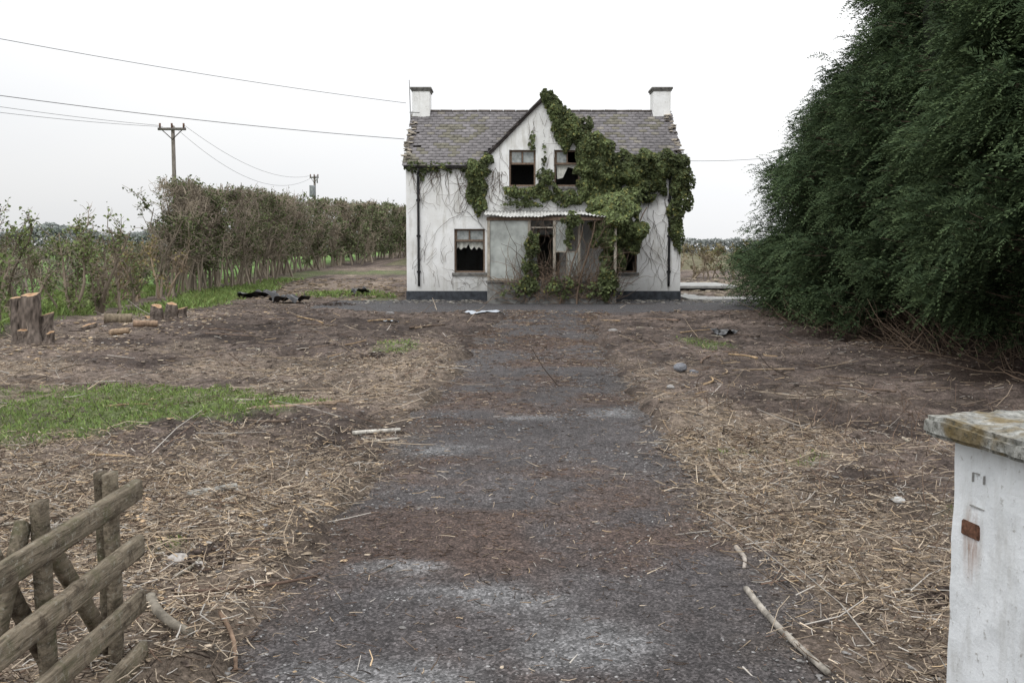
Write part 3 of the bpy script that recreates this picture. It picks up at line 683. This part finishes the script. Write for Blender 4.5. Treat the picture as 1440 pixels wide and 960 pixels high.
# ------------------------------------------------------------------ HEDGES / BUSHES
def twiggy(name,bases,Hh,nb=9,nt=7,leafn=5,spread=.35,leafcol=(.07,.09,.03),lsize=(.05,.1),tw=.007,barkc=(.13,.10,.075),flat=None,tr=.045,bl=.38,lo=.15,lthr=(.35,.6)):
    b=Buf();lf=Buf();n=len(bases);bases=np.asarray(bases,float)
    Hs=Hh*R.uniform(.75,1.0,n)
    T=walk(bases,np.stack([R.normal(0,spread,n),R.normal(0,spread,n),np.ones(n)],1),Hs,7,.16,(0,0,.12))
    if flat: T[:,:,2]=np.minimum(T[:,:,2],flat(T[:,:,0],T[:,:,1]))
    bc=np.array(barkc)*R.uniform(.6,1.4,(n,1)); polys(b,T,tr*R.uniform(.6,1.4,n),.012,bc,5)
    def kids(Par,cnt,lo):
        N,K,_=Par.shape;i=np.repeat(np.arange(N),cnt);u=R.uniform(lo,1,len(i))*(K-1);k=np.minimum(u.astype(int),K-2);f=(u-k)[:,None]
        return i,Par[i,k]*(1-f)+Par[i,k+1]*f
    i,S=kids(T,nb,lo); a=R.uniform(0,6.28,len(i)); Hb=Hh
    B=walk(S,np.stack([np.cos(a),np.sin(a),R.uniform(.1,1.8,len(i))],1),Hb*bl*R.uniform(.5,1.1,len(i)),5,.25,(0,0,.14))
    if flat: B[:,:,2]=np.minimum(B[:,:,2],flat(B[:,:,0],B[:,:,1])+R.normal(0,.14,B.shape[:2]))
    polys(b,B,.016,.006,bc[i],3)
    j,S2=kids(B,nt,.1);a=R.uniform(0,6.28,len(j))
    Tw=walk(S2,np.stack([np.cos(a),np.sin(a),R.uniform(-.3,1.8,len(j))],1),Hb*bl*.5*R.uniform(.4,1.1,len(j)),4,.3)
    if flat: Tw[:,:,2]=np.minimum(Tw[:,:,2],flat(Tw[:,:,0],Tw[:,:,1])+.08+R.normal(0,.18,Tw.shape[:2]))
    polys(b,Tw,tw,tw*.5,bc[i][j]*R.uniform(.7,1.6,(len(j),1)),3)
    q,S3=kids(Tw,leafn,.0); S3=S3+R.normal(0,.06,S3.shape)
    cl=fbm(S3[:,0]*1.1+S3[:,1]*1.1,S3[:,2]*1.3,3,14); k=R.random(len(S3))<ss(lthr[0],lthr[1],cl); S3=S3[k];cl=cl[k]
    c=np.array(leafcol)*R.uniform(.5,1.7,(len(S3),1))*(.6+.7*cl[:,None])
    leaves(lf,S3,R.normal(0,1,(len(S3),3))+np.array([0,-.3,.7]),R.uniform(*lsize,len(S3)),c)
    root=empty(name);b.make('branches',M_twig,parent=root)
    if len(S3):lf.make('leaves',M_leaf,parent=root)
def along(pts,step,wid):
    pts=np.array(pts,float);L=np.r_[0,np.cumsum(np.linalg.norm(np.diff(pts,axis=0),axis=1))];s=np.arange(0,L[-1],step);s=s+R.uniform(-step*.5,step*.5,len(s))
    x=np.interp(s,L,pts[:,0])+R.normal(0,wid,len(s));y=np.interp(s,L,pts[:,1])+R.normal(0,wid,len(s))
    return np.stack([x,y,height(x,y)-.03],1)
fl=lambda x,y: hbase(x,y)+3.8+ .5*(fbm(x*.8,y*.5,2,3)-.5)
twiggy('hedge',along([(-11.2,32.5),(-11.5,42),(-11.6,54)],.22,.45),4.3,18,10,4,.14,flat=fl,lsize=(.05,.11),tw=.010,barkc=(.22,.185,.145),tr=.05,bl=.24,lo=.20,lthr=(.40,.64),leafcol=(.085,.105,.042))
twiggy('hedge',along([(-11.5,54.5),(-10.5,66),(-8.5,80),(-2,96),(6,105)],.34,.6),4.3,17,9,4,.14,flat=fl,lsize=(.1,.17),tw=.016,barkc=(.23,.195,.15),tr=.06,bl=.24,lo=.1,leafcol=(.10,.12,.055),lthr=(.40,.64))
twiggy('bush',along([(-10.4,23.2),(-10.0,25.5)],.24,.3),2.3,12,8,3,.25,leafcol=(.12,.15,.055),lo=.05,bl=.3,lthr=(.40,.60),barkc=(.22,.18,.14))
twiggy('bush',along([(-12.4,22.0),(-11.6,24.5)],.3,.4),2.4,11,8,3,.3,leafcol=(.12,.15,.055),lo=.05,bl=.3,lthr=(.40,.60),barkc=(.22,.18,.14))
twiggy('bush',along([(-9.7,17.5),(-10.0,20)],.4,.3),1.3,9,7,4,.4,leafcol=(.11,.14,.05),lo=.05,barkc=(.22,.18,.14))
twiggy('bush',along([(-11.4,28),(-11.4,31.8)],.4,.3),1.7,10,7,2,.3,leafcol=(.18,.15,.06),barkc=(.24,.185,.135),lo=.05)
twiggy('bush',along([(-15.5,26),(-14.2,31)],.45,.4),1.9,9,8,2,.3,barkc=(.21,.18,.15))
twiggy('bush',along([(6,48),(15,50)],.3,.6),1.7,7,6,5,.3,lsize=(.08,.14),tw=.012,barkc=(.22,.18,.13),leafcol=(.16,.14,.07))
twiggy('scrub_hedge',along([(-36,46),(-22,42),(-12.5,40)],.22,.5),1.75,9,7,3,.25,lsize=(.07,.13),tw=.012,barkc=(.25,.22,.19),leafcol=(.13,.14,.07),lo=.05)
b=Buf()
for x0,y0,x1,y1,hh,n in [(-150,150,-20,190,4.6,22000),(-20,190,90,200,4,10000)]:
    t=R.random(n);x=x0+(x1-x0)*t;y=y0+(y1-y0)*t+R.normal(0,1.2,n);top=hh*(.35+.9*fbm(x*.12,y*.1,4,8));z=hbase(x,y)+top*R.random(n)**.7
    leaves(b,np.stack([x,y,z],1),R.normal(0,1,(n,3)),R.uniform(.3,.8,n),np.array([.26,.28,.27])*R.uniform(.7,1.2,(n,1)))  # leaves lightened to grey: distance haze put into their colour
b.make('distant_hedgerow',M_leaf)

# ------------------------------------------------------------------ STUMPS
def stump(name,x,y,stems):
    root=empty(name)
    b=Buf();c=Buf()
    for dx,dy,r,h,lx in stems:
        z0=float(height(np.array(x+dx),np.array(y+dy)))-.08; n=14;S=30;V=[]
        aa=np.arange(S)*2*math.pi/S
        prof=1+.16*np.sin(aa*3+R.uniform(0,6))+.10*np.sin(aa*5+R.uniform(0,6))+R.normal(0,.05,S)
        tx=R.uniform(-.35,.35);ty=R.uniform(.1,.4)
        for i in range(n):
            t=i/(n-1);rr=r*(1+.6*(1-t)**3)*(1+.08*math.sin(t*9+dx*20))
            for j in range(S):
                px=rr*math.cos(aa[j])*prof[j]*(1+R.normal(0,.03));pyy=rr*math.sin(aa[j])*prof[j]
                z=z0+h*t+((tx*px+ty*pyy)*ss(.6,1,t))
                V.append((x+dx+px+lx*t,y+dy+pyy,z))
        F=[[i*S+j,i*S+(j+1)%S,(i+1)*S+(j+1)%S,(i+1)*S+j] for i in range(n-1) for j in range(S)]
        cb=np.array([.125,.103,.088])*(1+R.normal(0,.3,(len(V),1))); b.add(V,F,cb)
        top=np.array(V[-S:]);cen=top.mean(0)
        V2=np.vstack([cen+(top-cen)*k+np.array([0,0,.004]) for k in (.02,.4,.8,.97)])
        F2=[[i*S+j,i*S+(j+1)%S,(i+1)*S+(j+1)%S,(i+1)*S+j] for i in range(3) for j in range(S)]
        c.add(V2,F2,np.repeat(np.array([[.28,.15,.08],[.38,.23,.13],[.42,.29,.18],[.28,.20,.14]]),S,0))
    b.make('bark',M_bark,parent=root,smooth=True);c.make('cut_face',M_cut,parent=root)
stump('tree_stump',-7.70,15.9,[(-.16,0,.11,.80,-.05),(0.04,-.06,.13,.84,.0),(.20,.05,.10,.52,.05),(-.05,.18,.10,.7,0),(.28,-.12,.06,.25,.08),(-.02,-.18,.08,.3,-.02)])
stump('tree_stump',-7.75,22.3,[(-.2,0,.12,.36,0),(.08,0,.12,.42,.05),(.26,.1,.1,.30,.05),(-.38,.1,.08,.15,-.05)])
stump('tree_stump',-8.1,19,[(0,0,.13,.2,0)])
def log(name,p0,p1,r,col,taper=.9,bend=0,jit=.04,mat=None,n=24):
    b=Buf();p0=list(p0);p1=list(p1)
    for p in (p0,p1):
        if len(p)==2: p.append(float(gz(np.array(p[0]),np.array(p[1])))+r*.9)
    plank(b,p0,p1,2*r,2*r,col,n,jit,taper=taper,bend=bend,round_=1,sides=12);return b.make(name,mat or M_bark,smooth=True)
log('sawn_log',(-7.2,17.8),(-6.85,17.7),.06,(.26,.19,.13));log('sawn_log',(-7.4,19.4),(-7.0,19.6),.07,(.24,.17,.12));log('sawn_log',(-8.3,20.2),(-7.8,20.4),.11,(.17,.14,.1))
log('fallen_branch',(-2.5,9.45),(-1.62,9.75),.026,(.24,.18,.13),.6,.03); log('fallen_branch',(-2.35,9.6),(-1.7,9.55),.016,(.2,.15,.11),.6,-.03)
log('fallen_branch',(-1.35,8.35),(-.98,8.6),.020,(.42,.40,.36),.8,.0)
log('fallen_branch',(-1.15,8.2),(-.95,8.3),.012,(.38,.36,.32),.8,.0)
log('fallen_branch',(-1.40,7.45),(-1.36,6.5),.013,(.30,.27,.24),.7,.06)
log('fallen_branch',(1.10,4.55),(1.19,3.62),.015,(.29,.265,.23),.85,.02)
log('fallen_branch',(1.20,5.2),(1.16,4.85),.015,(.28,.25,.22),.6,-.02)
log('fallen_branch',(1.5,7.6),(1.46,5.9),.014,(.28,.22,.16),.6,.06)
log('fallen_branch',(-1.55,4.15),(-1.25,3.75),.024,(.18,.16,.13),.7,.03)
log('fallen_branch',(-1.28,4.15),(-1.05,3.65),.011,(.2,.14,.1),.7,-.03)
log('fallen_branch',(-1.5,4.3),(-.95,4.75),.009,(.13,.09,.07),.7,.05)
log('fallen_branch',(-2.6,6.2),(-1.7,7.0),.010,(.2,.15,.1),.5,.1)
log('fallen_branch',(-2.2,5.9),(-2.05,5.4),.022,(.42,.30,.19),.8,0)
log('fallen_branch',(-1.95,5.9),(-1.75,6.2),.026,(.34,.33,.30),.7,0)
for k in range(70):
    s=random.choice([-1,1]);y=random.uniform(4.2,22);x=float(drive_c(y))+s*random.uniform(1.5,2+y*.25);a=random.uniform(0,3.14);L=random.uniform(.15,.6)*(1+y/25)
    if x<-8.3: continue
    log('fallen_branch',(x,y),(x+L*math.cos(a),y+L*math.sin(a)),random.uniform(.004,.012)*(1+y/22),np.array(random.choice([(.26,.2,.14),(.18,.13,.1),(.30,.27,.22),(.12,.09,.07),(.32,.23,.14)])),.6,random.uniform(-.08,.08),n=10)
def rock(name,x,y,s,col,flat=.6):
    bm=bmesh.new();bmesh.ops.create_icosphere(bm,subdivisions=3,radius=s/2)
    ph=random.uniform(0,50);sx,sy=random.uniform(.8,1.3),random.uniform(.7,1.1)
    for v in bm.verts:
        c=v.co;k=.7+.6*float(fbm(c.x/s*2.2+ph,c.y/s*2.2+c.z/s*3,3,4)); v.co=Vector((c.x*k*sx,c.y*k*sy,c.z*k*flat))
    me=bpy.data.meshes.new(name);bm.to_mesh(me);bm.free();a=me.color_attributes.new('Col','FLOAT_COLOR','POINT')
    for d in a.data:d.color=(*col,1)
    me.materials.append(M_stone);o=bpy.data.objects.new(name,me);o.location=(x,y,float(gz(np.array(x),np.array(y)))+s*flat*.15);scene.collection.objects.link(o)
rock('rock',-1.62,4.72,.11,(.32,.30,.28));rock('rock',-1.50,4.66,.06,(.3,.28,.26));rock('rock',2.15,12.6,.2,(.16,.165,.18));rock('rock',2.3,12.5,.12,(.16,.165,.18))
rock('rock',2.35,5.95,.10,(.38,.38,.37),.4);rock('rock',1.75,10.9,.09,(.28,.27,.26));rock('rock',1.9,18.6,.2,(.22,.21,.2));rock('rock',1.55,5.9,.06,(.34,.33,.31));rock('rock',-3,24.5,.2,(.22,.22,.22))
def sheet(name,x,y,sx,sy,amp,mat,rot=0,z=.03):
    n=16;V=[];F=[]
    for i in range(n):
        for j in range(n):
            u=(i/(n-1)-.5)*sx;v=(j/(n-1)-.5)*sy;u2=u*math.cos(rot)-v*math.sin(rot);v2=u*math.sin(rot)+v*math.cos(rot)
            q=1+.25*(float(vnoise(i*.4,j*.4,x))-.5)
            V.append((x+u2*q,y+v2*q,max(0,float(height(np.array(x+u2),np.array(y+v2))))+z+amp*float(fbm(i*.3+x,j*.3,2,3))))
            if i and j:F.append([(i-1)*n+j-1,i*n+j-1,i*n+j,(i-1)*n+j])
    return fast_mesh(name,V,F,mat,smooth=False)
M_blk=simple('black_plastic',(.012,.012,.014),.35,8,.3,spec=.5)
M_sheet=simple('pale_plastic',(.36,.39,.43),.5,5,.2)
sheet('black_plastic_sheet',-6.6,29.5,1.0,.9,.40,M_blk,.4,-.05);sheet('black_plastic_sheet',-8.3,32.3,1.2,.8,.4,M_blk,.2,-.05);sheet('black_plastic_sheet',-5.1,33.5,.6,.6,.3,M_blk)
sheet('pale_plastic_sheet',-.65,24.0,.75,.9,.05,M_sheet,.3,.015);sheet('pale_plastic_sheet',-2.55,21,.3,.3,.06,M_sheet,.3,.02)
sheet('black_plastic_sheet',3.95,18.4,.5,.3,.12,M_blk,.5,.0)
M_slab=simple('concrete_slab',(.30,.30,.29),.9,4,.35)
box_obj('concrete_slab',[(5.6,8.2,31.4,35.5,-.05,.035)],M_slab,bevel=.01)
box_obj('concrete_slab',[(6.2,8.6,38.0,42,.1,.2)],M_slab,bevel=.01)
b=Buf();n=500;x=R.uniform(-4.6,6.5,n);y=31-R.random(n)**2*2.0;k=~((x>-.9)&(x<3.2)&(y>28.9));x=x[k];y=y[k]
pebbles(b,np.stack([x,y,.01+0*x],1),R.uniform(.03,.14,len(x)),np.array([.2,.19,.17])*R.uniform(.3,1.8,(len(x),1)))
n=900;x=R.uniform(-11,-3.6,n);y=R.uniform(31.5,46,n);pebbles(b,np.stack([x,y,height(x,y)],1),R.uniform(.04,.22,n),np.array([.18,.14,.10])*R.uniform(.3,1.8,(n,1)))
n=500;x=R.uniform(5.6,11,n);y=R.uniform(33,48,n);pebbles(b,np.stack([x,y,height(x,y)],1),R.uniform(.04,.3,n),np.array([.2,.17,.13])*R.uniform(.3,1.8,(n,1)))
b.make('rubble',M_stone)

# ------------------------------------------------------------------ GATE
b=Buf();gw=np.array([.20,.168,.125])
gx=-1.385
for z,dz in ((.735,0),(.53,.0),(.325,0),(.12,.01)):
    plank(b,(gx-.02,.75,z-.03),(gx+.03,3.54,z+dz),.036,.078,gw*random.uniform(.85,1.15),60,.05,wdir=(1,0,0),round_=.4,sides=12)
def up(y0,z0,y1,z1,w,k=1,off=-.045):
    plank(b,(gx+off,y0,z0),(gx+off,y1,z1),.035,w,gw*k,20,.07,wdir=(1,0,0),round_=.4,sides=12)
up(3.47,.0,3.47,.81,.08,1.0,-.04); up(3.56,-.02,3.53,.80,.06,.6,-.10)
up(2.98,-.02,2.95,.84,.07,.9)
up(3.04,.72,3.55,.10,.06,1.0,-.082); up(2.93,.78,2.45,.02,.065,.9,-.085)
up(2.80,.74,3.3,-.02,.055,.8,-.12);up(2.0,-.02,2.0,.8,.07);up(1.0,-.1,1.0,.9,.09)
def gatemat():
    m,nt,bb=newmat('mossy_weathered_wood',.95,.1)
    a=nt.nodes.new('ShaderNodeAttribute');a.attribute_name='Col'
    f=noise(nt,pos(nt,(1,.1,1)),60,8,.7);f2=noise(nt,pos(nt),11,6,.65);f3=noise(nt,pos(nt),50,6,.7)
    c=mix(nt,1.0,a.outputs['Color'],ramp(nt,f,[(.32,.3),(.5,.95),(.7,1.5)]),'MULTIPLY')
    c=mix(nt,ramp(nt,f2,[(.52,0.),(.66,.6)]),c,(.10,.10,.055))
    c=mix(nt,ramp(nt,f3,[(.56,0.),(.64,.75)]),c,(.30,.28,.23))
    c=mix(nt,ramp(nt,f2,[(.32,.85),(.46,0.)]),c,(.045,.032,.024))
    nt.links.new(c,bb.inputs['Base Color']);bump(nt,bb,f,1.0,.015);return m
b.make('wooden_gate',gatemat(),smooth=True)

# ------------------------------------------------------------------ PILLAR
Pp=empty('gate_pillar',(1.235,2.75,0)); Pp.rotation_euler=(0,0,math.radians(10))
def pillarmat():
    m,nt,b=newmat('pillar_whitewash',.85,.25);p=pos(nt);ps=pos(nt,(1,1,.25))
    f=noise(nt,p,6,8,.7);f2=noise(nt,ps,16,5,.6);f3=noise(nt,p,40,6,.7)
    c=mix(nt,ramp(nt,f,[(.38,0.),(.68,.8)]),(.72,.745,.765),(.56,.585,.60))
    c=mix(nt,ramp(nt,f2,[(.50,0.),(.72,.65)]),c,(.42,.42,.40))
    c=mix(nt,ramp(nt,f3,[(.60,0.),(.68,.75)]),c,(.28,.27,.25))
    # rust that has run down the render below the hinge plate
    tc=nt.nodes.new('ShaderNodeTexCoord');mp=nt.nodes.new('ShaderNodeMapping');mp.vector_type='TEXTURE'
    mp.inputs['Location'].default_value=(0,-.10,.80);mp.inputs['Scale'].default_value=(.3,.05,.13)
    nt.links.new(tc.outputs['Object'],mp.inputs['Vector'])
    gr=nt.nodes.new('ShaderNodeTexGradient');gr.gradient_type='SPHERICAL';nt.links.new(mp.outputs[0],gr.inputs[0])
    k=mix(nt,1.0,ramp(nt,gr.outputs['Color'],[(.0,0.),(.8,.8)]),ramp(nt,noise(nt,pos(nt,(1,1,.12)),70,4,.6),[(.35,.15),(.6,1.)]),'MULTIPLY')
    c=mix(nt,k,c,(.27,.15,.09))
    nt.links.new(c,b.inputs['Base Color']);bump(nt,b,f3,.5,.008);return m
def capmat():
    m,nt,b=newmat('lichen_concrete',.95,.1);p=pos(nt);f=noise(nt,p,22,8,.7);f2=noise(nt,p,7,5,.6);f3=noise(nt,p,60,5,.7)
    c=ramp(nt,f,[(.3,(.10,.10,.09)),(.5,(.28,.28,.26)),(.66,(.48,.48,.45))])
    c=mix(nt,ramp(nt,f2,[(.46,0.),(.58,.8)]),c,(.19,.14,.06))
    c=mix(nt,ramp(nt,f3,[(.52,0.),(.62,.75)]),c,(.08,.08,.065))
    nt.links.new(c,b.inputs['Base Color']);bump(nt,b,f,1,.02);return m
def rough_box(name,x0,x1,y0,y1,z0,z1,mat,amp,parent,cuts=14,bev=.012):
    o=box_obj(name,[(x0,x1,y0,y1,z0,z1)],mat,parent)
    bm=bmesh.new();bm.from_mesh(o.data);bmesh.ops.bevel(bm,geom=list(bm.edges),offset=bev,segments=2,affect='EDGES')
    bmesh.ops.subdivide_edges(bm,edges=[e for e in bm.edges if e.calc_length()>.1],cuts=cuts,use_grid_fill=True)
    for v in bm.verts:
        c=v.co;k=float(fbm(c.x*11+c.z*7,c.y*11+c.z*13,3,6))-.5;v.co+=Vector((c.x-(x0+x1)/2,c.y-(y0+y1)/2,0)).normalized()*k*amp+Vector((0,0,k*amp*.6 if c.z>z0+.02 and amp>.01 else 0))
    bm.to_mesh(o.data);bm.free();return o
rough_box('shaft',0,.42,-.46,0,-.1,1.078,pillarmat(),.010,Pp,24)
rough_box('cap',-.065,.5,-.55,.06,1.08,1.135,capmat(),.045,Pp,30)
M_rust=simple('rusty_iron',(.11,.055,.035),.9,60,.7,.8,.004)
rough_box('hinge_plate',-.006,.01,-.135,-.06,.818,.860,M_rust,.006,Pp,3,.003)
M_scr=simple('scratched_render',(.26,.26,.25),.9,40,.4)
box_obj('scratched_marks',[(-.004,.006,-.15,-.09,.905,.908),(-.004,.006,-.098,-.095,.972,.998),(-.004,.006,-.122,-.106,.996,.999),(-.004,.006,-.145,-.142,.975,.998)],M_scr,Pp)

# ------------------------------------------------------------------ POLES AND WIRES
def pole(name,x,y,top,arm,tx=False):
    z0=float(hbase(x,y));b=Buf()
    plank(b,(x,y,z0-.3),(x,y,top),.24,.24,(.19,.17,.15),14,.02,taper=.7,round_=1)
    plank(b,(x-arm,y-.12,top-.15),(x+arm,y-.12,top-.15),.1,.12,(.13,.12,.11),4,.02)
    for k in (-.85,0,.85): plank(b,(x+k*arm,y-.12,top-.1),(x+k*arm,y-.12,top+.1),.09,.09,(.12,.07,.05),3,.05,round_=1)
    plank(b,(x-arm*.7,y-.1,top-.2),(x,y-.1,top-.6),.04,.04,(.1,.09,.08),2,.02);plank(b,(x+arm*.7,y-.1,top-.2),(x,y-.1,top-.6),.04,.04,(.1,.09,.08),2,.02)
    if tx:
        plank(b,(x-.1,y-.4,top-1.7),(x-.1,y-.4,top-.8),.5,.5,(.2,.21,.22),4,.02,round_=1); plank(b,(x+.25,y-.2,top-.6),(x+.25,y-.2,top),.1,.1,(.2,.2,.2),2,.02)
    b.make(name,M_bark,smooth=True)
pole('utility_pole',-15.1,45,7.05,.62); pole('utility_pole',-15.7,80,7.4,.35,True)
def wire(name,a,c,sag,r=.011):
    a=np.array(a,float);c=np.array(c,float);t=np.linspace(0,1,30)[:,None];P=a*(1-t)+c*t;P[:,2]-=(4*sag*t*(1-t))[:,0]
    b=Buf();polys(b,P[None],r,r,(.14,.14,.15),4);b.make(name,M_twig)
wire('overhead_wire',(-22,18,8.0),(-3.5,33.5,6.4),.35,.008)
wire('overhead_wire',(-22,18,6.4),(-3.3,30.95,4.95),.35,.009)
wire('overhead_wire',(-21,22,6.4),(-15.6,44.9,7.05),.25,.008);wire('overhead_wire',(-21,22,6.1),(-15.5,44.9,7.0),.3,.008)
wire('overhead_wire',(-14.6,44.9,7.1),(-15.9,79.8,7.4),.9,.009);wire('overhead_wire',(-15.1,44.9,7.1),(-15.6,79.8,7.4),1.6,.009)
wire('overhead_wire',(5.2,31,4.3),(12,34,5.2),.2,.007)

# ------------------------------------------------------------------ WORLD / LIGHT / CAMERA
w=bpy.data.worlds.new('World');scene.world=w;w.use_nodes=True;nt=w.node_tree
bg=nt.nodes['Background'];bg.inputs['Strength'].default_value=.1
sky=nt.nodes.new('ShaderNodeTexSky');sky.sky_type='NISHITA';sky.sun_disc=False;sky.sun_elevation=math.radians(48);sky.sun_rotation=math.radians(150);sky.dust_density=3
tc=nt.nodes.new('ShaderNodeTexCoord');sp=nt.nodes.new('ShaderNodeSeparateXYZ');nt.links.new(tc.outputs['Generated'],sp.inputs[0])
mp=nt.nodes.new('ShaderNodeMapping');mp.inputs['Scale'].default_value=(1,1,3);nt.links.new(tc.outputs['Generated'],mp.inputs['Vector'])
cn=noise(nt,mp.outputs[0],2.2,5,.5)
cl=ramp(nt,cn,[(.35,(.945,.957,.98)),(.65,(1.0,1.0,1.0))])
el=nt.nodes.new('ShaderNodeMapRange');nt.links.new(sp.outputs[2],el.inputs[0]);el.inputs[1].default_value=0;el.inputs[2].default_value=.7;el.inputs[3].default_value=9.5;el.inputs[4].default_value=22
ex=nt.nodes.new('ShaderNodeMapRange');nt.links.new(sp.outputs[0],ex.inputs[0]);ex.inputs[1].default_value=-.5;ex.inputs[2].default_value=.3;ex.inputs[3].default_value=.84;ex.inputs[4].default_value=1.05
mm=nt.nodes.new('ShaderNodeMath');mm.operation='MULTIPLY';nt.links.new(el.outputs[0],mm.inputs[0]);nt.links.new(ex.outputs[0],mm.inputs[1])
vm=nt.nodes.new('ShaderNodeVectorMath');vm.operation='SCALE';nt.links.new(cl,vm.inputs[0]);nt.links.new(mm.outputs[0],vm.inputs['Scale'])
c=mix(nt,.94,sky.outputs[0],vm.outputs[0]);nt.links.new(c,bg.inputs['Color'])
sd=bpy.data.lights.new('sun','SUN');sd.energy=1.0;sd.angle=math.radians(30);sd.color=(1,.98,.95)
so=bpy.data.objects.new('sun',sd);so.rotation_euler=(math.radians(42),0,math.radians(-30));scene.collection.objects.link(so)
cd=bpy.data.cameras.new('camera');cd.lens=35;cd.sensor_width=36;cd.clip_end=6000;cd.clip_start=.05
co=bpy.data.objects.new('camera',cd);co.location=(0,0,1.6);co.rotation_euler=(math.radians(90-5.3),0,0);scene.collection.objects.link(co);scene.camera=co
print('verts',sum(len(o.data.vertices) for o in scene.objects if o.type=='MESH'))
